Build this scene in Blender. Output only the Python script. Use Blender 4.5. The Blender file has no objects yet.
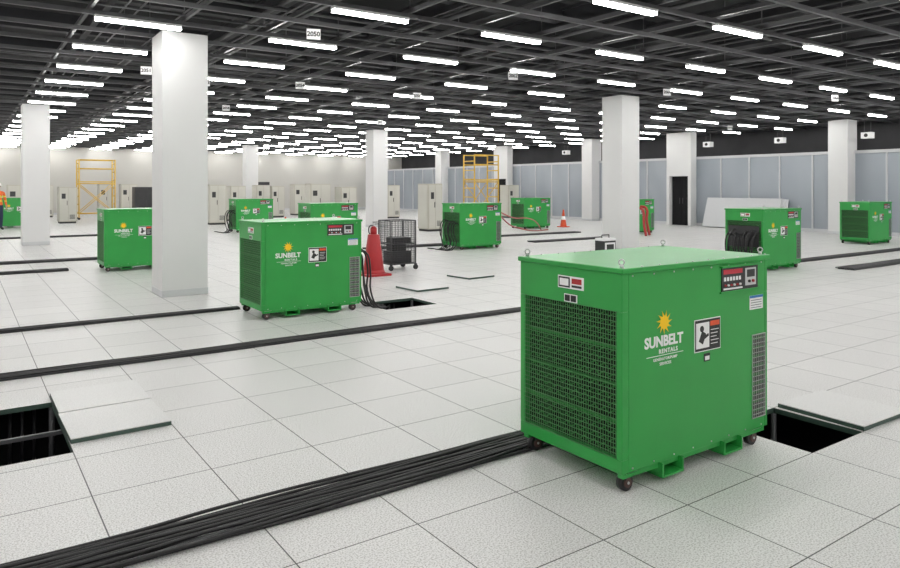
import bpy, bmesh, math, random
from mathutils import Vector, Matrix
random.seed(7)
S=bpy.context.scene
try:
    S.view_settings.view_transform='Standard'
    S.view_settings.look='None'
except Exception as e: print(e)
COL=S.collection
C55=math.cos(math.radians(55)); S55=math.sin(math.radians(55))
def at(r,dep,z=0.0):
    """floor position from bearing tangent r and depth dep (metres) in building axes"""
    lat=r*dep
    return Vector((dep*C55+lat*S55, dep*S55-lat*C55, z))

# ---------------------------------------------------------------- materials
def mat(name,col,rough=0.5,metal=0.0,emit=None,es=0,noise=0.0,nscale=40,bump=0.0):
    m=bpy.data.materials.new(name); m.use_nodes=True
    nt=m.node_tree; b=nt.nodes['Principled BSDF']
    b.inputs['Base Color'].default_value=(*col,1)
    b.inputs['Roughness'].default_value=rough
    b.inputs['Metallic'].default_value=metal
    if emit:
        b.inputs['Emission Color'].default_value=(*emit,1)
        b.inputs['Emission Strength'].default_value=es
    if noise>0 or bump>0:
        tc=nt.nodes.new('ShaderNodeTexCoord'); n=nt.nodes.new('ShaderNodeTexNoise')
        n.inputs['Scale'].default_value=nscale; n.inputs['Detail'].default_value=3
        nt.links.new(tc.outputs['Object'],n.inputs['Vector'])
        if noise>0:
            cr=nt.nodes.new('ShaderNodeValToRGB')
            cr.color_ramp.elements[0].position=0.3; cr.color_ramp.elements[1].position=0.7
            cr.color_ramp.elements[0].color=(*[c*(1-noise) for c in col],1)
            cr.color_ramp.elements[1].color=(*[min(1,c*(1+noise)) for c in col],1)
            nt.links.new(n.outputs['Fac'],cr.inputs['Fac']); nt.links.new(cr.outputs['Color'],b.inputs['Base Color'])
        if bump>0:
            bp=nt.nodes.new('ShaderNodeBump'); bp.inputs['Strength'].default_value=bump; bp.inputs['Distance'].default_value=0.002
            nt.links.new(n.outputs['Fac'],bp.inputs['Height']); nt.links.new(bp.outputs['Normal'],b.inputs['Normal'])
    return m
GREEN=mat('green_paint',(0.027,0.335,0.060),0.36,noise=0.05,nscale=3)
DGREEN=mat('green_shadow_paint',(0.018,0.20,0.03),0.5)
BLACK=mat('black_rubber',(0.014,0.014,0.015),0.42,noise=0.2,nscale=60)
DARK=mat('dark_metal',(0.03,0.03,0.032),0.5,noise=0.1)
VOID=mat('void_black',(0.004,0.004,0.005),0.9,noise=0.1)
WIRE=mat('wire_green',(0.10,0.31,0.11),0.4,0.1,noise=0.1)
STEEL=mat('bright_steel',(0.6,0.6,0.6),0.3,0.9,noise=0.05)
WHITE=mat('white_label',(0.88,0.88,0.88),0.5,noise=0.01)
YEL=mat('logo_yellow',(0.95,0.62,0.01),0.5,noise=0.01)
RED=mat('red_paint',(0.42,0.02,0.025),0.4,noise=0.05)
BLUE=mat('label_blue',(0.05,0.2,0.5),0.5,noise=0.02)
ORANGE=mat('cone_orange',(0.80,0.10,0.03),0.5,noise=0.05)
YSCAF=mat('scaffold_yellow',(0.70,0.45,0.06),0.45,noise=0.05)
BEIGE=mat('cabinet_beige',(0.50,0.48,0.41),0.5,noise=0.02,nscale=2)
BEIGE2=mat('cabinet_panel',(0.58,0.57,0.51),0.5,noise=0.02,nscale=2)
HUB=mat('caster_hub',(0.09,0.045,0.04),0.5,noise=0.1)
COLM=mat('column_white',(0.72,0.72,0.715),0.55,noise=0.015,nscale=1.5)
WALLW=mat('wall_white',(0.52,0.51,0.475),0.6,noise=0.02,nscale=0.6)
WALLD=mat('wall_dark',(0.05,0.05,0.053),0.8,noise=0.2,nscale=1)
GRID=mat('strut_grey',(0.10,0.10,0.105),0.45,0.3,noise=0.2,nscale=1.3)
SLAB=mat('slab_dark',(0.010,0.010,0.012),0.9,noise=0.4,nscale=1.2)
DUCT=mat('duct_dark',(0.026,0.026,0.03),0.7,noise=0.2,nscale=2)
EMIT=mat('led_tube',(1,1,1),0.4,emit=(1.0,0.985,0.965),es=40)
HOUS=mat('light_housing',(0.7,0.7,0.7),0.4,noise=0.02)
GREYT=mat('grey_trim',(0.60,0.61,0.62),0.4,noise=0.02)
EDGE=mat('tile_edge',(0.05,0.09,0.07),0.5,noise=0.1)
PINK=mat('display_red',(0.55,0.03,0.05),0.4,noise=0.02)
CAGEM=mat('cage_wire_dark',(0.08,0.08,0.085),0.4,0.5,noise=0.1)

def floor_mat():
    m=bpy.data.materials.new('raised_floor_tile'); m.use_nodes=True
    nt=m.node_tree; N=nt.nodes; L=nt.links; b=N['Principled BSDF']
    tc=N.new('ShaderNodeTexCoord'); sp=N.new('ShaderNodeSeparateXYZ'); L.new(tc.outputs['Object'],sp.inputs[0])
    def math_(op,a,b_=None,c=None):
        n=N.new('ShaderNodeMath'); n.operation=op
        for i,v in enumerate([a,b_,c]):
            if v is None: continue
            if isinstance(v,(int,float)): n.inputs[i].default_value=v
            else: L.new(v,n.inputs[i])
        return n.outputs[0]
    fx=math_('DIVIDE',math_('SUBTRACT',sp.outputs[0],FX0),TS); fy=math_('DIVIDE',math_('SUBTRACT',sp.outputs[1],FY0),TS)
    def edge(f):
        fr=math_('FRACT',f); d=math_('ABSOLUTE',math_('SUBTRACT',fr,0.5))
        return math_('GREATER_THAN',d,0.5-0.0032/TS)
    line=math_('MAXIMUM',edge(fx),edge(fy))
    cb=N.new('ShaderNodeCombineXYZ'); L.new(math_('FLOOR',fx),cb.inputs[0]); L.new(math_('FLOOR',fy),cb.inputs[1])
    wn=N.new('ShaderNodeTexWhiteNoise'); wn.noise_dimensions='2D'; L.new(cb.outputs[0],wn.inputs['Vector'])
    n1=N.new('ShaderNodeTexNoise'); n1.inputs['Scale'].default_value=120; n1.inputs['Detail'].default_value=2
    L.new(tc.outputs['Object'],n1.inputs['Vector'])
    r1=N.new('ShaderNodeValToRGB'); r1.color_ramp.elements[0].position=0.36; r1.color_ramp.elements[1].position=0.54
    r1.color_ramp.elements[0].color=(0.46,0.45,0.43,1); r1.color_ramp.elements[1].color=(0.77,0.77,0.755,1)
    L.new(n1.outputs['Fac'],r1.inputs['Fac'])
    n2=N.new('ShaderNodeTexNoise'); n2.inputs['Scale'].default_value=0.8; n2.inputs['Detail'].default_value=4
    L.new(tc.outputs['Object'],n2.inputs['Vector'])
    v=math_('ADD',math_('MULTIPLY',wn.outputs['Value'],0.05),math_('MULTIPLY',n2.outputs['Fac'],0.10))
    v=math_('ADD',v,0.90)
    mx=N.new('ShaderNodeMix'); mx.data_type='RGBA'; mx.blend_type='MULTIPLY'; mx.inputs[0].default_value=1
    L.new(r1.outputs['Color'],mx.inputs[6])
    cc=N.new('ShaderNodeCombineColor'); [L.new(v,cc.inputs[i]) for i in range(3)]
    L.new(cc.outputs[0],mx.inputs[7])
    mx2=N.new('ShaderNodeMix'); mx2.data_type='RGBA'; L.new(line,mx2.inputs[0]); L.new(mx.outputs[2],mx2.inputs[6]); mx2.inputs[7].default_value=(0.06,0.06,0.06,1)
    L.new(mx2.outputs[2],b.inputs['Base Color'])
    b.inputs['Roughness'].default_value=0.42
    b.inputs['Specular IOR Level'].default_value=0.35
    return m
TS=0.61; FX0=0.56; FY0=2.20
FLOOR=floor_mat()

def panel_mat():
    m=bpy.data.materials.new('polycarbonate_panel'); m.use_nodes=True
    nt=m.node_tree; N=nt.nodes; L=nt.links; b=N['Principled BSDF']
    tc=N.new('ShaderNodeTexCoord'); mp=N.new('ShaderNodeMapping'); mp.inputs['Scale'].default_value=(0.5,0.5,0.25)
    n=N.new('ShaderNodeTexNoise'); n.inputs['Scale'].default_value=1.2; n.inputs['Detail'].default_value=2
    r=N.new('ShaderNodeValToRGB'); r.color_ramp.elements[0].position=0.3; r.color_ramp.elements[1].position=0.7
    r.color_ramp.elements[0].color=(0.29,0.325,0.365,1); r.color_ramp.elements[1].color=(0.39,0.425,0.465,1)
    L.new(tc.outputs['Object'],mp.inputs[0]); L.new(mp.outputs[0],n.inputs['Vector']); L.new(n.outputs['Fac'],r.inputs['Fac']); L.new(r.outputs['Color'],b.inputs['Base Color'])
    b.inputs['Roughness'].default_value=0.3
    return m
PANEL=panel_mat()

# ---------------------------------------------------------------- mesh builder
class MB:
    def __init__(s): s.v=[]; s.f=[]; s.m=[]; s.mats=[]; s.sm=[]
    def mi(s,m):
        if m not in s.mats: s.mats.append(m)
        return s.mats.index(m)
    def face(s,pts,m,smooth=False):
        b=len(s.v); s.v+= [tuple(p) for p in pts]; s.f.append(list(range(b,b+len(pts)))); s.m.append(s.mi(m)); s.sm.append(smooth)
    def box(s,x0,x1,y0,y1,z0,z1,m,M=None):
        b=len(s.v)
        P=[(x0,y0,z0),(x1,y0,z0),(x1,y1,z0),(x0,y1,z0),(x0,y0,z1),(x1,y0,z1),(x1,y1,z1),(x0,y1,z1)]
        if M is not None: P=[tuple(M@Vector(p)) for p in P]
        s.v+=P; k=s.mi(m)
        for q in [(0,3,2,1),(4,5,6,7),(0,1,5,4),(1,2,6,5),(2,3,7,6),(3,0,4,7)]:
            s.f.append([b+i for i in q]); s.m.append(k); s.sm.append(False)
    def cyl(s,p0,p1,r0,m,n=10,r1=None,cap=True):
        if r1 is None: r1=r0
        p0=Vector(p0); p1=Vector(p1); d=(p1-p0).normalized()
        a=d.orthogonal().normalized(); c=d.cross(a); b=len(s.v); k=s.mi(m)
        for p,r in ((p0,r0),(p1,r1)):
            for i in range(n):
                t=2*math.pi*i/n; s.v.append(tuple(p+a*math.cos(t)*r+c*math.sin(t)*r))
        for i in range(n):
            j=(i+1)%n; s.f.append([b+i,b+j,b+n+j,b+n+i]); s.m.append(k); s.sm.append(True)
        if cap:
            s.f.append([b+i for i in range(n)][::-1]); s.m.append(k); s.sm.append(False)
            s.f.append([b+n+i for i in range(n)]); s.m.append(k); s.sm.append(False)
    def tor(s,c,R,r,axis,m,n=16,k2=6):
        c=Vector(c); ax=Vector(axis).normalized(); a=ax.orthogonal().normalized(); bb=ax.cross(a); b=len(s.v); k=s.mi(m)
        for i in range(n):
            t=2*math.pi*i/n; d=a*math.cos(t)+bb*math.sin(t)
            for j in range(k2):
                u=2*math.pi*j/k2; s.v.append(tuple(c+d*(R+r*math.cos(u))+ax*r*math.sin(u)))
        for i in range(n):
            for j in range(k2):
                s.f.append([b+i*k2+j,b+((i+1)%n)*k2+j,b+((i+1)%n)*k2+(j+1)%k2,b+i*k2+(j+1)%k2]); s.m.append(k); s.sm.append(True)
    def mesh(s,name):
        me=bpy.data.meshes.new(name); me.from_pydata(s.v,[],s.f)
        for m in s.mats: me.materials.append(m)
        me.polygons.foreach_set('material_index',s.m); me.polygons.foreach_set('use_smooth',s.sm); me.update()
        return me
    def obj(s,name,parent=None,loc=None,bevel=0):
        o=bpy.data.objects.new(name,s.mesh(name)); COL.objects.link(o)
        if parent: o.parent=parent
        if loc is not None: o.location=loc
        if bevel:
            md=o.modifiers.new('bevel','BEVEL'); md.width=bevel; md.segments=2; md.limit_method='ANGLE'
        return o
def empty(name,loc,rz=0):
    e=bpy.data.objects.new(name,None); COL.objects.link(e); e.location=loc; e.rotation_euler=(0,0,rz); e.empty_display_size=0.2
    return e
def curves(name,lines,r,m,parent=None,smooth=True,res=2):
    cu=bpy.data.curves.new(name,'CURVE'); cu.dimensions='3D'; cu.bevel_depth=r; cu.bevel_resolution=res; cu.resolution_u=4
    for ln in lines:
        sp=cu.splines.new('BEZIER' if smooth else 'POLY')
        if smooth:
            sp.bezier_points.add(len(ln)-1)
            for i,p in enumerate(ln):
                sp.bezier_points[i].co=p; sp.bezier_points[i].handle_left_type='AUTO'; sp.bezier_points[i].handle_right_type='AUTO'
        else:
            sp.points.add(len(ln)-1)
            for i,p in enumerate(ln): sp.points[i].co=(*p,1)
    cu.materials.append(m); cu.use_fill_caps=True
    o=bpy.data.objects.new(name,cu); COL.objects.link(o)
    if parent: o.parent=parent
    return o
def text_mesh(name,body,size,m,extr=0.0008,off=0.0,space=1.0):
    cu=bpy.data.curves.new(name,'FONT'); cu.body=body; cu.size=size; cu.extrude=extr; cu.align_x='CENTER'; cu.align_y='CENTER'; cu.offset=off
    cu.space_character=space; cu.resolution_u=3
    o=bpy.data.objects.new(name,cu); COL.objects.link(o)
    dg=bpy.context.evaluated_depsgraph_get()
    me=bpy.data.meshes.new_from_object(o.evaluated_get(dg)); me.materials.clear(); me.materials.append(m)
    bpy.data.objects.remove(o); me.name=name
    return me

# ---------------------------------------------------------------- room
XW0,XE,YS,YN=-7.0,24.9,-7.0,46.0
ZC=3.82
holes=[(-0.05,0.56,4.76,5.96),(4.20,4.83,2.2,2.81),(4.55,5.35,7.95,8.6),(FX0+TS*3,FX0+TS*4,FY0+TS*14,FY0+TS*15)]
xs=sorted(set([XW0,XE]+[h[0] for h in holes]+[h[1] for h in holes]))
ys=sorted(set([YS,YN]+[h[2] for h in holes]+[h[3] for h in holes]))
f=MB()
for i in range(len(xs)-1):
    for j in range(len(ys)-1):
        cx=(xs[i]+xs[i+1])/2; cy=(ys[j]+ys[j+1])/2
        if any(h[0]<cx<h[1] and h[2]<cy<h[3] for h in holes): continue
        f.face([(xs[i],ys[j],0),(xs[i+1],ys[j],0),(xs[i+1],ys[j+1],0),(xs[i],ys[j+1],0)],FLOOR)
for h in holes:
    x0,x1,y0,y1=h; d=-0.6
    f.face([(x0,y0,0),(x1,y0,0),(x1,y0,-.035),(x0,y0,-.035)],EDGE); f.face([(x0,y1,0),(x1,y1,0),(x1,y1,-.035),(x0,y1,-.035)],EDGE)
    f.face([(x0,y0,0),(x0,y1,0),(x0,y1,-.035),(x0,y0,-.035)],EDGE); f.face([(x1,y0,0),(x1,y1,0),(x1,y1,-.035),(x1,y0,-.035)],EDGE)
    X0,X1,Y0,Y1=x0-.5,x1+.5,y0-.5,y1+.5
    f.face([(X0,Y0,d),(X1,Y0,d),(X1,Y1,d),(X0,Y1,d)],VOID)
    f.face([(X0,Y1,d),(X1,Y1,d),(X1,Y1,-.03),(X0,Y1,-.03)],VOID)
    f.face([(X1,Y0,d),(X1,Y1,d),(X1,Y1,-.03),(X1,Y0,-.03)],VOID)
    f.face([(X0,Y0,d),(X0,Y1,d),(X0,Y1,-.03),(X0,Y0,-.03)],VOID)
    ym=(y0+y1)/2
    for px in (x0,x1):
        for py in (y0,y1,):
            f.cyl((px-.0,py,-.6),(px,py,-.04),.02,GRID,8)
    f.box(x0-.3,x1+.3,ym-.012,ym+.012,-.06,-.035,GRID) if (y1-y0)>.9 else None
    n=int((x1-x0)/.08)
    for k in range(n):
        xx=x0+.04+k*.08
        f.cyl((xx,y1+.3,-.12),(xx,y1+.3,-.6),.012,DARK,6)
    for q in range(5):
        zz=-.2-.05*q; f.cyl((x0-.3,ym-.2+.08*q,zz),(x1+.3,ym-.15+.09*q,zz),.018,DARK,8)
fo=f.obj('floor')

w=MB(); w.box(XW0,XE+3,YN,YN+.2,0,5.4,WALLW); w.obj('wall_north')
w=MB(); w.box(XW0-.2,XW0,YS,YN,0,5.4,WALLW); w.obj('wall_west')
w=MB(); w.box(XW0,XE+3,YS-.2,YS,0,5.4,WALLW); w.obj('wall_south')
PH=2.8
w=MB(); w.box(XE,XE+.08,YS,YN,0,PH,PANEL); w.box(XE+2.8,XE+3,YS,YN,PH-.4,5.4,WALLD); w.box(XE+.08,XE+3,YS,YN,PH-.5,PH-.4,WALLD); w.obj('wall_east')
w=MB(); y=YS+.5
while y<YN:
    w.box(XE-.04,XE,y-.025,y+.025,0.12,PH-.06,GREYT); y+=1.22
w.box(XE-.05,XE+.1,YS,YN,PH-.06,PH+.04,GREYT)
w.obj('trim_east_mullions')
w=MB(); w.box(XE-.03,XE,YS,YN,0,.12,GREYT); w.obj('baseboard_east')
w=MB(); w.box(XW0,XE,YN-.03,YN,0,.12,GREYT); w.obj('baseboard_north')
w=MB(); w.box(XW0,XE+3,YS,YN,5.2,5.4,SLAB)
w.obj('ceiling')

# ceiling grid + structure
g=MB(); DX=2.38; DY=2.19; LX0=2.0; LY0=5.85
x=LX0-DX*4+DX/4
while x<XE+2.5:
    g.box(x-.021,x+.021,YS,YN,ZC+.12,ZC+.18,GRID); x+=DX/2
y=LY0-DY*6
while y<YN:
    if y>YS: g.box(XW0,XE+2.5,y-.021,y+.021,ZC+.05,ZC+.11,GRID)
    y+=DY/2
g.obj('ceiling_grid')
g=MB(); x=LX0-DX*4
while x<XE+2.5:
    g.box(x-.05,x+.05,YS,YN,4.55,4.6,DUCT); g.box(x-.05,x+.05,YS,YN,4.85,4.9,DUCT); g.box(x-.008,x+.008,YS,YN,4.55,4.9,DUCT)
    for q in range(3):
        dx=random.uniform(-.9,.9); g.cyl((x+dx,YS,4.2+q*.1),(x+dx,YN,4.2+q*.1),random.choice([.015,.02,.04]),GRID,6)
    x+=DX
y=YS+1
while y<YN:
    g.box(XW0,XE+2.5,y-.1,y+.1,4.65,5.0,DUCT)
    g.cyl((XW0,y+.8,4.33),(XE+2.5,y+.8,4.33),.03,GRID,6); g.cyl((XW0,y+1.3,4.15),(XE+2.5,y+1.3,4.15),.015,GRID,6)
    y+=3.1
for i in range(-3,12):
    for j in range(-4,18):
        xx=LX0+DX*i+DX/4; yy=LY0+DY*j
        if YS<yy<YN: g.cyl((xx,yy,ZC+.1),(xx,yy,5.2),.008,GRID,4,cap=False)
g.obj('ceiling_roof_structure')
# strip lights
l=MB(); cnt=0
columns=[(2.72,11.0),(13.66,12.0),(1.72,22.6),(13.7,24.7),(12.9,37.3),(24.7,11.9),(24.7,23.5),(24.7,36.1)]
for i in range(-4,11):
    for j in range(-5,19):
        xx=LX0+DX*i; yy=LY0+DY*j
        if not(YS+.3<yy<YN-.3 and XW0+.7<xx<XE+1.5): continue
        if any(abs(xx-c[0])<1.0 and abs(yy-c[1])<.5 for c in columns): continue
        l.box(xx-.54,xx+.54,yy-.04,yy+.04,ZC-.02,ZC+.015,EMIT); l.box(xx-.55,xx+.55,yy-.05,yy+.05,ZC+.015,ZC+.05,HOUS); cnt+=1
l.obj('strip_lights')

# columns
for c in columns:
    w=MB(); h=.325; w.box(c[0]-h,c[0]+h,c[1]-h,c[1]+h,0,ZC+.05,COLM)
    w.box(c[0]-h-.006,c[0]+h+.006,c[1]-h-.006,c[1]+h+.006,0,.1,GREYT)
    o=w.obj('column',bevel=.008)
# door portals on east wall
for n_,(yy) in enumerate([18.4,30.1]):
    w=MB(); x0,x1=XE-.42,XE-.045
    w.box(x0,x1,yy-.6,yy-.46,0,ZC+.04,COLM); w.box(x0,x1,yy+.46,yy+.6,0,ZC+.04,COLM); w.box(x0,x1,yy-.46,yy+.46,2.05,ZC+.04,COLM)
    w.box(x0+.2,x0+.24,yy-.46,yy-.01,0.01,2.05,VOID); w.box(x0+.2,x0+.24,yy+.01,yy+.46,.01,2.05,VOID)
    w.box(x0+.17,x0+.2,yy-.09,yy-.06,.9,1.15,DARK); w.box(x0+.17,x0+.2,yy+.06,yy+.09,.9,1.15,DARK)
    w.obj('door_%d'%(n_+1))

# ---------------------------------------------------------------- load bank
LBX,LBY,ZB,ZT=1.34,.80,.11,1.17
parts=[]
def mkparts():
    P=[]
    b=MB()
    b.box(.05,LBX-.03,.0,LBY,ZB,ZT-.02,GREEN)
    b.box(0,.05,0,LBY,.95,ZT-.02,GREEN); b.box(0,.05,0,LBY,ZB,.18,GREEN)
    b.box(0,.05,0,.04,.18,.95,GREEN); b.box(0,.05,LBY-.04,LBY,.18,.95,GREEN)
    b.box(LBX-.03,LBX,0,LBY,.95,ZT-.02,GREEN); b.box(LBX-.03,LBX,0,LBY,ZB,.18,GREEN)
    b.box(LBX-.03,LBX,0,.05,.18,.95,GREEN); b.box(LBX-.03,LBX,LBY-.05,LBY,.18,.95,GREEN)
    P.append(('shell',b.mesh('shell'),.004))
    b=MB(); b.box(-.012,LBX+.012,-.012,LBY+.012,ZT-.02,ZT+.008,GREEN)
    P.append(('lid',b.mesh('lid'),.005))
    b=MB()
    for xx in [.02+k*.145 for k in range(10)]:
        b.cyl((xx,.008,ZT+.008),(xx,.008,ZT+.012),.006,STEEL,6); b.cyl((xx,LBY-.008,ZT+.008),(xx,LBY-.008,ZT+.012),.006,STEEL,6)
    for xx,yy in ((.03,.03),(LBX-.03,.03),(.03,LBY-.03),(LBX-.03,LBY-.03)):
        b.cyl((xx,yy,ZT+.008),(xx,yy,ZT+.022),.011,STEEL,8); b.tor((xx,yy,ZT+.037),.014,.004,(1,1,0),STEEL)
    for xx in [.08+k*.17 for k in range(8)]:
        b.cyl((xx,-.003,ZT-.035),(xx,0,ZT-.035),.005,STEEL,6); b.cyl((xx,-.003,ZB+.02),(xx,0,ZB+.02),.005,STEEL,6)
    P.append(('fasteners_and_lifting_eyes',b.mesh('eyes'),0))
    # grille end
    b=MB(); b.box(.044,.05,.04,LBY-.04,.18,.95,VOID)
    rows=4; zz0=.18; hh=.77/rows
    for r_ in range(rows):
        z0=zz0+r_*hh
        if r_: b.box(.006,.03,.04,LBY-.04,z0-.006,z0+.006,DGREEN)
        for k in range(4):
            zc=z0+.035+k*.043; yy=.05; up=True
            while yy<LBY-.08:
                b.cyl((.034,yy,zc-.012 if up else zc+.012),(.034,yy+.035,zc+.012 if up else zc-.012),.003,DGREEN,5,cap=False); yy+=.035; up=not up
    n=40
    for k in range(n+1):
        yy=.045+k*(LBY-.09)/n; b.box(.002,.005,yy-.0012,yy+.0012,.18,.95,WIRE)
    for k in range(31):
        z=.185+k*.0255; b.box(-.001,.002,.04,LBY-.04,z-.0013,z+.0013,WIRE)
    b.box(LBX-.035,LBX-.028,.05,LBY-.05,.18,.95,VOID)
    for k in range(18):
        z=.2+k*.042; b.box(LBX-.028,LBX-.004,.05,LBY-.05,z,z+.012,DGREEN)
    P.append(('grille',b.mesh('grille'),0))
    # side mesh window
    b=MB(); b.box(1.175,1.305,-.002,0,.185,.69,DARK)
    for a in ((1.170,1.176,.18,.695),(1.304,1.310,.18,.695)): b.box(a[0],a[1],-.006,0,a[2],a[3],STEEL)
    b.box(1.168,1.312,-.006,0,.18,.186,STEEL); b.box(1.168,1.312,-.006,0,.689,.695,STEEL)
    for k in range(6): xx=1.192+k*.0195; b.box(xx-.0014,xx+.0014,-.007,-.004,.188,.687,STEEL)
    for k in range(17): z=.205+k*.029; b.box(1.176,1.304,-.006,-.003,z-.0014,z+.0014,STEEL)
    for k in range(9): z=.22+k*.055; b.box(1.18,1.30,-.0025,-.002,z,z+.018,DGREEN)
    P.append(('side_mesh',b.mesh('side_mesh'),0))
    # control panel
    b=MB(); b.box(.855,1.225,-.006,0,.985,1.125,DARK); b.box(.84,1.24,-.02,0,1.125,1.135,GREEN); b.box(.84,1.24,-.012,0,.975,.985,GREEN)
    b.box(.87,1.06,-.008,-.006,1.085,1.112,PINK)
    for k in range(6): b.box(.875+k*.03,.893+k*.03,-.0085,-.006,1.045,1.068,WHITE)
    for k in range(6): b.cyl((.885+k*.03,-.014,1.02),(.885+k*.03,-.006,1.02),.007,WHITE if k%2 else RED,8)
    b.box(.87,1.06,-.008,-.006,.993,1.003,WHITE)
    b.box(1.09,1.20,-.009,-.006,1.005,1.11,GREYT); b.box(1.105,1.185,-.011,-.009,1.055,1.10,DARK); b.cyl((1.125,-.018,1.03),(1.125,-.009,1.03),.009,BLACK,8); b.cyl((1.165,-.018,1.03),(1.165,-.009,1.03),.009,RED,8)
    P.append(('control_panel',b.mesh('control_panel'),0))
    # labels
    b=MB(); b.box(.60,.845,-.003,0,.66,.845,WHITE); b.box(.605,.84,-.004,-.003,.665,.84,BLACK)
    b.box(.613,.735,-.005,-.004,.68,.825,WHITE)
    b.cyl((.665,-.0065,.79),(.665,-.004,.79),.018,BLACK,12); b.box(.648,.69,-.0065,-.005,.71,.775,BLACK,Matrix.Translation((.665,0,.74))@Matrix.Rotation(.5,4,'Y')@Matrix.Translation((-.665,0,-.74)))
    b.box(.67,.73,-.0065,-.005,.735,.75,BLACK,Matrix.Translation((.70,0,.74))@Matrix.Rotation(-.4,4,'Y')@Matrix.Translation((-.70,0,-.74)))
    b.box(.745,.832,-.005,-.004,.80,.828,ORANGE)
    for k in range(5): b.box(.75,.825-.01*(k%3),-.005,-.004,.775-k*.02,.779-k*.02,WHITE)
    b.box(.69,.745,-.003,0,.60,.645,BLACK); b.box(.697,.738,-.004,-.003,.607,.63,WHITE)
    b.box(1.145,1.285,-.003,0,.85,.935,WHITE); b.box(1.145,1.285,-.004,-.003,.92,.935,BLUE)
    for k in range(4): b.box(1.155,1.27,-.004,-.003,.905-k*.015,.908-k*.015,DARK)
    b.box(-.003,0,.27,.47,1.03,1.10,WHITE); b.box(-.004,-.003,.375,.464,1.036,1.094,BLACK); b.box(-.005,-.004,.385,.455,1.045,1.085,WHITE); b.box(-.0045,-.003,.285,.36,1.06,1.09,RED); b.box(-.0045,-.003,.285,.36,1.04,1.052,DARK)
    b.box(-.003,0,.32,.42,.955,1.0,WHITE); b.box(-.004,-.003,.375,.414,.96,.995,BLACK); b.box(-.004,-.003,.327,.368,.96,.995,BLACK)
    P.append(('labels',b.mesh('labels'),0))
    # sun logo
    b=MB(); cx,cz,y=.335,.865,-.003; n=11
    pts=[(cx+.036*math.cos(2*math.pi*i/24),y-.001,cz+.036*math.sin(2*math.pi*i/24)) for i in range(24)]; b.face(pts[::-1],YEL)
    for i in range(n):
        t=2*math.pi*i/n; d=.24
        b.face([(cx+.033*math.cos(t-d),y,cz+.033*math.sin(t-d)),(cx+.033*math.cos(t+d),y,cz+.033*math.sin(t+d)),(cx+.068*math.cos(t+.15),y,cz+.068*math.sin(t+.15))][::-1],YEL)
    P.append(('sun_logo',b.mesh('sun_logo'),0))
    # base
    b=MB()
    b.box(.02,LBX-.02,.01,.05,ZB-.03,ZB,GREEN); b.box(.02,LBX-.02,LBY-.05,LBY-.01,ZB-.03,ZB,GREEN)
    for xx in (.30,.86):
        b.box(xx,xx+.012,-.02,LBY+.02,.035,ZB,GREEN); b.box(xx+.17,xx+.182,-.02,LBY+.02,.035,ZB,GREEN); b.box(xx,xx+.182,-.02,LBY+.02,.03,.042,GREEN)
    P.append(('forklift_base',b.mesh('base'),.002))
    b=MB()
    for xx in (.085,LBX-.1):
        for yy in (.05,LBY-.05):
            b.box(xx-.045,xx+.045,yy-.04,yy+.04,ZB-.008,ZB,STEEL); b.cyl((xx,yy,ZB-.02),(xx,yy,ZB-.008),.02,STEEL,10)
            b.box(xx-.03,xx+.02,yy-.026,yy-.021,.035,ZB-.015,DARK); b.box(xx-.03,xx+.02,yy+.021,yy+.026,.035,ZB-.015,DARK)
            b.cyl((xx-.01,yy-.018,.046),(xx-.01,yy+.018,.046),.046,BLACK,20); b.cyl((xx-.01,yy-.027,.046),(xx-.01,yy+.027,.046),.026,HUB,14); b.cyl((xx-.01,yy-.03,.046),(xx-.01,yy+.03,.046),.008,STEEL,8)
    P.append(('casters',b.mesh('casters'),0))
    R=Matrix.Rotation(math.pi/2,4,'X')
    for nm,tx,sz,x_,z_,of,sp in (('text_name','SUNBELT',.079,.335,.763,.0028,1.0),('text_sub','RENTALS',.033,.37,.709,.0009,1.25),('text_line_a','GENERATOR/PUMP',.022,.345,.668,.0002,1.1),('text_line_b','SERVICES',.022,.345,.642,.0002,1.1)):
        me=text_mesh(nm,tx,sz,WHITE,off=of,space=sp); me.transform(Matrix.Translation((x_,-.002,z_))@R); P.append((nm,me,0))
    b=MB(); b.box(.19,.50,-.0025,0,.687,.690,WHITE); P.append(('underline',b.mesh('underline'),0))
    return P
parts=mkparts()
def load_bank(x,y,rz=0):
    e=empty('load_bank',(x,y,0),rz)
    for nm,me,bv in parts:
        o=bpy.data.objects.new(nm,me); COL.objects.link(o); o.parent=e
        if bv:
            md=o.modifiers.new('bevel','BEVEL'); md.width=bv; md.segments=2; md.limit_method='ANGLE'
    return e
def hoses(e,side,n=7,r=.013):
    """hanging supply cables on one end of a load bank (local coordinates)"""
    L=[]
    for k in range(n):
        a=random.uniform(-.03,.03); c=random.uniform(-.12,.12)
        if side=='L': y=.08+k*.64/n; L.append([(0.02,y,.70+a*3),(-.09,y,.72+a*2),(-.16-a,y+.03+c*.4,.42+a*2),(-.12,y+c,.18),(-.2+a,y-.05,.022),(-.5,y+c*2,.022)])
        else: y=.05+k*.09; L.append([(LBX-.02,y,.72+a*2),(LBX+.08,y,.74+a),(LBX+.13+a,y-.04+c*.3,.5),(LBX+.12+a,y-.10+c,.22),(LBX+.2+a*2,y-.16+c,.02),(LBX+.34+a,y-.22+c*2,.018)])
    curves('supply_cables',L,r,BLACK,parent=e)
main=load_bank(2.80,2.45)
m2=load_bank(2.95,8.14); hoses(m2,'R',7)
load_bank(2.22,14.5)
load_bank(7.3,16.6)
m5=load_bank(7.9,24.3); hoses(m5,'L')
m6=load_bank(10.4,14.4); hoses(m6,'L')
load_bank(17.6,20.2)
m8=load_bank(12.4,7.42); hoses(m8,'L',14)
b=MB(); b.box(-.012,-.006,.08,.72,.45,.85,DARK); b.obj('connector_panel',parent=m8)
load_bank(20.6,9.2)
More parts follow.
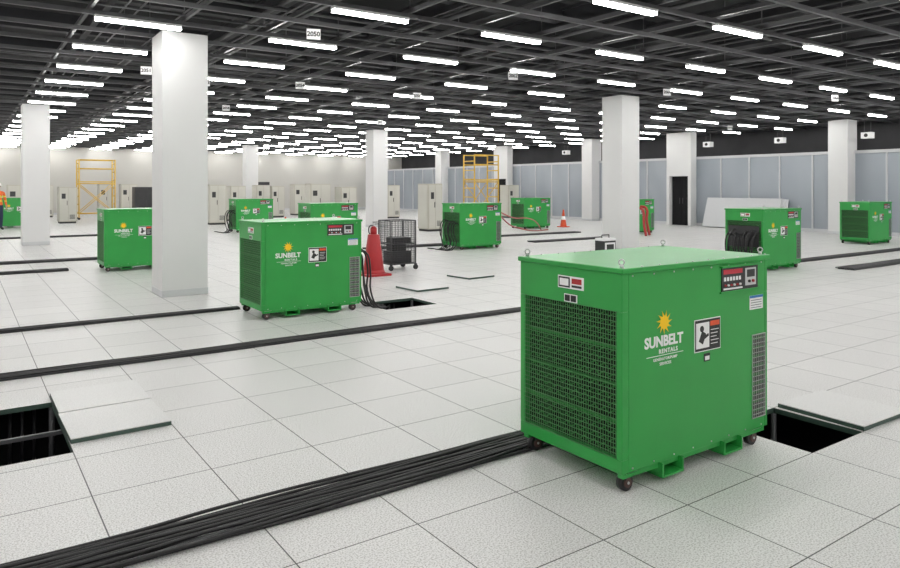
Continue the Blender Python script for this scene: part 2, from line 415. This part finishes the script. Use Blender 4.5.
m10=load_bank(18.6,16.0)
p=at(-.645,27); load_bank(p.x,p.y)

# ---------------------------------------------------------------- lifted tiles
TILET=mat('loose_tile_top',(0.68,0.68,0.665),0.45,noise=0.14,nscale=120)
def tile(name,x,y,z,rz=0):
    b=MB(); b.box(0,.60,0,.60,0,.026,EDGE); b.box(.0,.60,0,.60,.026,.032,TILET)
    o=b.obj(name,loc=(x,y,z)); o.rotation_euler=(0,0,rz); return o
tile('floor_tile',.565,4.92,0.001,.012); tile('floor_tile',.563,5.54,0.001,.0)
tile('floor_tile',4.85,2.2,.001,-.03)
tile('floor_tile',5.7,9.0,.001,.05); tile('floor_tile',7.2,9.7,.001,.1)

# ---------------------------------------------------------------- cable runs
def run(name,x0,x1,y,w0,w1,n,r=.012,layers=2,amp=.02,step=.35):
    L=[]
    for k in range(n):
        fr=(k+.5)/n-.5; lay=k%layers; ph=random.uniform(0,6); ph2=random.uniform(0,6); ln=[]
        x=x0
        while x<x1:
            t=(x-x0)/(x1-x0); wd=w0+(w1-w0)*t
            yy=y+fr*wd+amp*math.sin(x*1.7+ph)*.5+amp*.4*math.sin(x*3.9+ph2)+random.uniform(-.004,.004)
            zz=r+lay*r*1.5+random.uniform(0,.002)
            ln.append((x,yy,zz)); x+=step
        L.append(ln)
    curves(name,L,r,BLACK)
run('cable_bundle',-2.5,3.9,3.32,.41,.20,22,r=.009,layers=2,amp=.03)
run('cable_bundle',-2.5,8.2,6.91,.18,.15,12,r=.009,layers=2,step=.5)
run('cable_bundle',-2.5,3.5,9.13,.16,.13,10,r=.009,layers=2,step=.5)
run('cable_bundle',-2.5,3.2,17.2,.4,.3,14,r=.012,layers=2,step=.6)
run('cable_bundle',-2.5,2.1,15.2,.25,.25,10,r=.012,layers=2,step=.6)
run('cable_bundle',14.0,22,6.7,.35,.3,14,r=.012,layers=2,step=.6)
run('cable_bundle',8.5,13,15.9,.4,.4,14,r=.012,layers=2,step=.6)
run('cable_bundle',13.5,18.2,15.2,.35,.35,14,r=.012,layers=2,step=.6)
run('cable_bundle',-2.5,7.8,25.5,.4,.3,12,r=.012,layers=2,step=.8)
run('cable_bundle',13,18.4,17.6,.35,.35,12,r=.012,layers=2,step=.8)
run('cable_bundle',14.4,21,8.0,.25,.25,10,r=.012,layers=2,step=.6)

# ---------------------------------------------------------------- cabinets
def cabinet(r,dep,w,h,d=.7,rz=0,dk=False):
    p=at(r,dep); b=MB(); M1=BEIGE
    b.box(-w/2,w/2,-d/2,d/2,.08,h,DARK if dk else M1); b.box(-w/2+.03,w/2-.03,-d/2+.03,d/2-.03,0,.08,DARK)
    P2=DARK if dk else BEIGE2
    b.box(-w/2+.03,-.01,-d/2-.015,-d/2,.12,h-.05,P2); b.box(.01,w/2-.03,-d/2-.015,-d/2,.12,h-.05,P2)
    b.box(-.05,-.03,-d/2-.04,-d/2-.015,h*.5,h*.5+.2,DARK); b.box(-w/2+.1,-w/2+.1+w*.22,-d/2-.02,-d/2-.015,h*.68,h*.82,DARK)
    for k in range(5): b.box(.06,w/2-.08,-d/2-.02,-d/2-.015,.2+k*.04,.22+k*.04,DARK)
    b.box(-w/2-.015,-w/2,-d/2+.05,d/2-.05,.12,h-.05,P2)
    o=b.obj('electrical_cabinet',loc=(p.x,p.y,0),bevel=.006); o.rotation_euler=(0,0,rz)
for a in [(-.547,31,.7,1.6),(-.615,33,1.0,1.7),(-.491,38,.8,1.75),(-.46,38,.8,1.75),(-.335,30,.7,1.7),(-.306,33,.7,1.65),(-.27,36,.7,1.7),(-.249,37,.7,1.65),(-.215,40,.9,1.75),(-.189,33,1.0,1.75),(-.149,33,.8,1.6),(-.085,36,.7,1.7),(-.0286,25.5,.6,1.72),(.085,36.5,.7,1.7),(-.58,37,.8,1.7)]:
    cabinet(*a)
for a in [(-.435,32,1.0,1.6),(-.27,42,.8,1.9)]: cabinet(*a,dk=True)

# ---------------------------------------------------------------- scaffolds
def scaffold(r,dep,w,l,h):
    p=at(r,dep); b=MB()
    for x in (0,w):
        for y in (0,l): b.cyl((x,y,0.1),(x,y,h),.032,YSCAF,8); b.cyl((x,y-.02,.06),(x,y+.02,.06),.06,BLACK,10)
    for x in (0,w):
        z=.35
        while z<h: b.cyl((x,0,z),(x,l,z),.025,YSCAF,6); z+=.4
    for y in (0,l):
        for z in (.3,h*.6,h-.45,h-.02): b.cyl((0,y,z),(w,y,z),.025,YSCAF,6)
        b.cyl((0,y,.3),(w,y,h*.6),.018,YSCAF,6); b.cyl((w,y,.3),(0,y,h*.6),.018,YSCAF,6)
    b.box(.02,w-.02,.02,l-.02,h*.62,h*.62+.05,YSCAF)
    b.obj('scaffold_tower',loc=p)
scaffold(-.53,34,1.6,.8,2.95); scaffold(.035,31,1.35,.8,3.05)

# ---------------------------------------------------------------- cones
def cone(r,dep,h=.7):
    p=at(r,dep); b=MB(); b.box(-.18,.18,-.18,.18,0,.03,ORANGE)
    b.cyl((0,0,.03),(0,0,h*.42),.13,ORANGE,16,r1=.09,cap=False); b.cyl((0,0,h*.42),(0,0,h*.62),.09,WHITE,16,r1=.062,cap=False); b.cyl((0,0,h*.62),(0,0,h),.062,ORANGE,16,r1=.025)
    b.obj('traffic_cone',loc=p)
for a in [(-.235,21),(.162,28)]: cone(*a)

# fire extinguisher stand
e=empty('fire_extinguisher_stand',(6.15,11.2,0))
b=MB(); b.box(-.24,.24,-.24,.24,0,.04,RED); b.cyl((0,0,.04),(0,0,.10),.22,RED,24,r1=.19,cap=True); b.cyl((0,0,.10),(0,0,.74),.19,RED,24,r1=.105); b.obj('pedestal',parent=e,bevel=.004)
b=MB(); b.cyl((0,0,.74),(0,0,.85),.06,RED,20); b.cyl((0,0,.85),(0,0,.89),.06,RED,20,r1=.025); b.cyl((0,0,.89),(0,0,.93),.02,STEEL,12); b.box(-.015,.09,-.012,.012,.92,.935,DARK); b.box(-.015,.08,-.012,.012,.955,.97,DARK); b.tor((-.04,0,.93),.02,.005,(0,1,0),STEEL); b.obj('extinguisher',parent=e)
curves('hose',[[(.0,0,.91),(-.08,0,.89),(-.10,0,.8),(-.08,0,.75)]],.010,BLACK,parent=e)

# wire mesh cart
e=empty('wire_mesh_cart',(6.72,11.55,0)); b=MB(); W_,D_,H_=.55,.48,.95
for x in (0,W_):
    for y in (0,D_):
        b.cyl((x,y,.1),(x,y,H_),.013,CAGEM,8); b.cyl((x,y-.015,.05),(x,y+.015,.05),.05,BLACK,12)
        b.box(x-.02,x+.02,y-.02,y+.02,.08,.12,DARK)
for z in (.12,.5,H_):
    b.cyl((0,0,z),(W_,0,z),.01,CAGEM,6); b.cyl((0,D_,z),(W_,D_,z),.01,CAGEM,6); b.cyl((0,0,z),(0,D_,z),.01,CAGEM,6); b.cyl((W_,0,z),(W_,D_,z),.01,CAGEM,6)
for k in range(1,16):
    x=W_*k/16; b.cyl((x,0,.12),(x,0,H_),.004,CAGEM,4,cap=False); b.cyl((x,D_,.12),(x,D_,H_),.004,CAGEM,4,cap=False)
for k in range(1,13):
    y=D_*k/13; b.cyl((0,y,.12),(0,y,H_),.004,CAGEM,4,cap=False); b.cyl((W_,y,.12),(W_,y,H_),.004,CAGEM,4,cap=False)
for k in range(1,20):
    z=.12+.83*k/20; b.cyl((0,0,z),(W_,0,z),.004,CAGEM,4,cap=False); b.cyl((0,0,z),(0,D_,z),.004,CAGEM,4,cap=False)
b.box(0,W_,0,D_,.11,.13,DARK)
b.obj('cage',parent=e)
b=MB(); b.box(.06,.5,.08,.42,.131,.36,DARK); b.box(.1,.4,.1,.36,.361,.5,BLACK); b.box(.12,.5,.1,.4,.501,.62,DARK); b.obj('stored_boxes',parent=e,bevel=.01)

# test instrument near column
e=empty('power_meter_case',at(.222,16.5)); b=MB()
b.box(-.2,.2,-.14,.14,0,.34,DARK); b.box(-.17,.17,-.15,-.14,.04,.30,WHITE); b.box(-.12,.12,-.155,-.15,.14,.26,DARK); b.box(-.2,.2,-.14,.14,.34,.40,WHITE)
for k in range(4): b.cyl((-.12+k*.08,-.165,.08),(-.12+k*.08,-.15,.08),.018,RED if k%2 else BLACK,8)
b.cyl((-.12,0,.40),(-.12,0,.47),.012,DARK,6); b.cyl((.12,0,.40),(.12,0,.47),.012,DARK,6); b.cyl((-.12,0,.47),(.12,0,.47),.014,DARK,6)
b.obj('case_body',parent=e,bevel=.008)

# panels leaning at the east wall
b=MB(); M=Matrix.Translation((24.35,15.3,0.0))@Matrix.Rotation(math.radians(18),4,'Y')
for k in range(3): b.box(-.02-k*.05,.02-k*.05,-1.5+.1*k,1.6+.1*k,0.01,1.2,GREYT,M)
b.obj('stacked_wall_panels')

# red hoses
def q(r,d,z): v=at(r,d,z); return tuple(v)
curves('red_hose',[[q(.068,19,.95),q(.09,20.5,.7),q(.11,22.5,.6),q(.125,25,.3),q(.13,26,.02)],[q(.068,19,.9),q(.085,20.5,.5),q(.10,22,.3),q(.12,24,.1),q(.14,26,.02)]],.02,RED)
curves('red_hose',[[q(.272,23.4,.95),q(.280,23.3,.9),q(.281,23.2,.5),q(.285,23,.02)],[q(.272,23.4,.9),q(.276,23.2,.8),q(.277,23.1,.4),q(.28,22.8,.02)]],.045,RED)

# hanging aisle signs
for (r,dep,txt) in [(-.195,9.3,'2050'),(-.434,12.2,'2051'),(-.214,14.0,'2054'),(-.047,15.6,'2056'),(-.32,18,'2058'),(.09,12.8,'2062'),(.31,15,'2064'),(.55,16,'2066'),(-.1,22,'2070'),(.40,24,'2072'),(-.35,13.6,'2053')]:
    p=at(r,dep); e=empty('hanging_sign',(p.x,p.y,3.63),math.radians(-20))
    b=MB(); b.box(-.09,.09,-.006,.006,-.07,.07,WHITE); b.cyl((-.07,0,.07),(-.07,0,.25),.003,GRID,4); b.cyl((.07,0,.07),(.07,0,.25),.003,GRID,4); b.obj('plate',parent=e)
    me=text_mesh('digits',txt,.085,BLACK,off=.003); me.transform(Matrix.Translation((0,-.0075,0))@Matrix.Rotation(math.pi/2,4,'X')); o=bpy.data.objects.new('digits',me); COL.objects.link(o); o.parent=e
# small ceiling units above east partition
for yy in (8,11,14,17,21,25):
    b=MB(); b.box(-.12,.12,-.16,.16,0,.2,WHITE); b.cyl((-.121,0,.1),(-.135,0,.1),.06,DARK,12); b.cyl((0,-.1,.2),(0,-.1,.7),.01,GRID,5); b.cyl((0,.1,.2),(0,.1,.7),.01,GRID,5)
    b.obj('ceiling_speaker',loc=(XE-.4,yy,3.2))

# ---------------------------------------------------------------- worker at far left
def worker(p,rz):
    e=empty('worker',p,rz)
    SK=mat('skin',(0.5,0.3,0.2),0.6,noise=.03); HV=mat('hivis_orange',(0.8,0.14,0.02),0.6,noise=.03); HY=mat('hivis_yellow',(0.7,0.7,0.05),0.6,noise=.03); NV=mat('trousers_navy',(0.02,0.03,0.07),0.8,noise=.1)
    V=[];E=[];R=[]
    def add(p,r,par=None):
        V.append(p);R.append(r)
        if par is not None: E.append((par,len(V)-1))
        return len(V)-1
    pel=add((0,0,.95),(.15,.11)); ab=add((0,0,1.12),(.14,.10),pel); ch=add((0,-.01,1.32),(.17,.12),ab); nk=add((0,0,1.47),(.06,.06),ch); hd=add((0,-.01,1.56),(.075,.085),nk); tp=add((0,-.01,1.68),(.085,.095),hd)
    for s in (-1,1):
        hp=add((.09*s,0,.88),(.095,.095),pel); kn=add((.11*s,-.02,.48),(.065,.065),hp); an=add((.12*s,.02,.09),(.045,.045),kn); add((.13*s,-.14,.035),(.04,.035),an)
        sh=add((.19*s,0,1.40),(.06,.06),ch); el=add((.26*s,.02,1.12),(.045,.045),sh); wr=add((.25*s,-.10,.90),(.03,.03),el); add((.25*s,-.13,.83),(.038,.02),wr)
    me=bpy.data.meshes.new('body'); me.from_pydata(V,E,[]); o=bpy.data.objects.new('body',me); COL.objects.link(o)
    md=o.modifiers.new('skin','SKIN'); sl=me.skin_vertices[0].data
    for i,r in enumerate(R): sl[i].radius=r
    sl[0].use_root=True
    o.modifiers.new('sub','SUBSURF').levels=2
    dg=bpy.context.evaluated_depsgraph_get(); m2=bpy.data.meshes.new_from_object(o.evaluated_get(dg)); bpy.data.objects.remove(o)
    m2.materials.clear()
    for m in (SK,HV,HY,NV,BLACK): m2.materials.append(m)
    for pl in m2.polygons:
        c=pl.center; pl.use_smooth=True
        if c.z>1.48: k=0
        elif abs(c.x)>.2 and c.z<.93: k=0
        elif c.z>.93:
            k=2 if (1.05<c.z<1.10 or 1.22<c.z<1.27 ) else 1
        elif c.z<.1: k=4
        else: k=3
        pl.material_index=k
    ob=bpy.data.objects.new('body',m2); COL.objects.link(ob); ob.parent=e
    b=MB(); b.cyl((0,0,1.66),(0,0,1.73),.112,WHITE,18,r1=.10); b.cyl((0,0,1.73),(0,0,1.785),.10,WHITE,18,r1=.045); b.cyl((0,-.02,1.655),(0,-.02,1.665),.135,WHITE,18); 
    b.cyl((-.03,-.095,1.62),(-.03,-.108,1.62),.009,BLACK,8); b.cyl((.03,-.095,1.62),(.03,-.108,1.62),.009,BLACK,8); b.cyl((0,-.10,1.60),(0,-.122,1.585),.012,SK,8); b.box(-.022,.022,-.106,-.095,1.548,1.556,RED)
    b.cyl((-.085,0,1.61),(-.1,0,1.61),.022,SK,8); b.cyl((.085,0,1.61),(.1,0,1.61),.022,SK,8)
    b.obj('hard_hat_and_face',parent=e)
    L=[]
    for s in (-1,1):
        for k,ln in enumerate((.065,.075,.07,.055)):
            y=-.155+k*.019; L.append([(.25*s,y,.83),(.25*s-.004*s,y-.004,.83-ln*.5),(.25*s-.02*s,y-.002,.83-ln)])
        L.append([(.25*s,-.10,.86),(.235*s,-.155,.83),(.225*s,-.165,.80)])
    curves('fingers',L,.0085,SK,parent=e)
worker(at(-.646,26.0),math.radians(20))

# ---------------------------------------------------------------- world + camera
wd=bpy.data.worlds.new('world'); S.world=wd; wd.use_nodes=True
wd.node_tree.nodes['Background'].inputs[0].default_value=(.8,.85,.9,1); wd.node_tree.nodes['Background'].inputs[1].default_value=.15
cam=bpy.data.cameras.new('camera'); co=bpy.data.objects.new('camera',cam); COL.objects.link(co)
co.location=(0,0,1.6); co.rotation_euler=(math.pi/2,0,-math.radians(35))
cam.sensor_width=36; cam.lens=36*700/900; cam.shift_y=-97/900; cam.clip_start=.05; cam.clip_end=200
S.camera=co
print('lights',cnt)
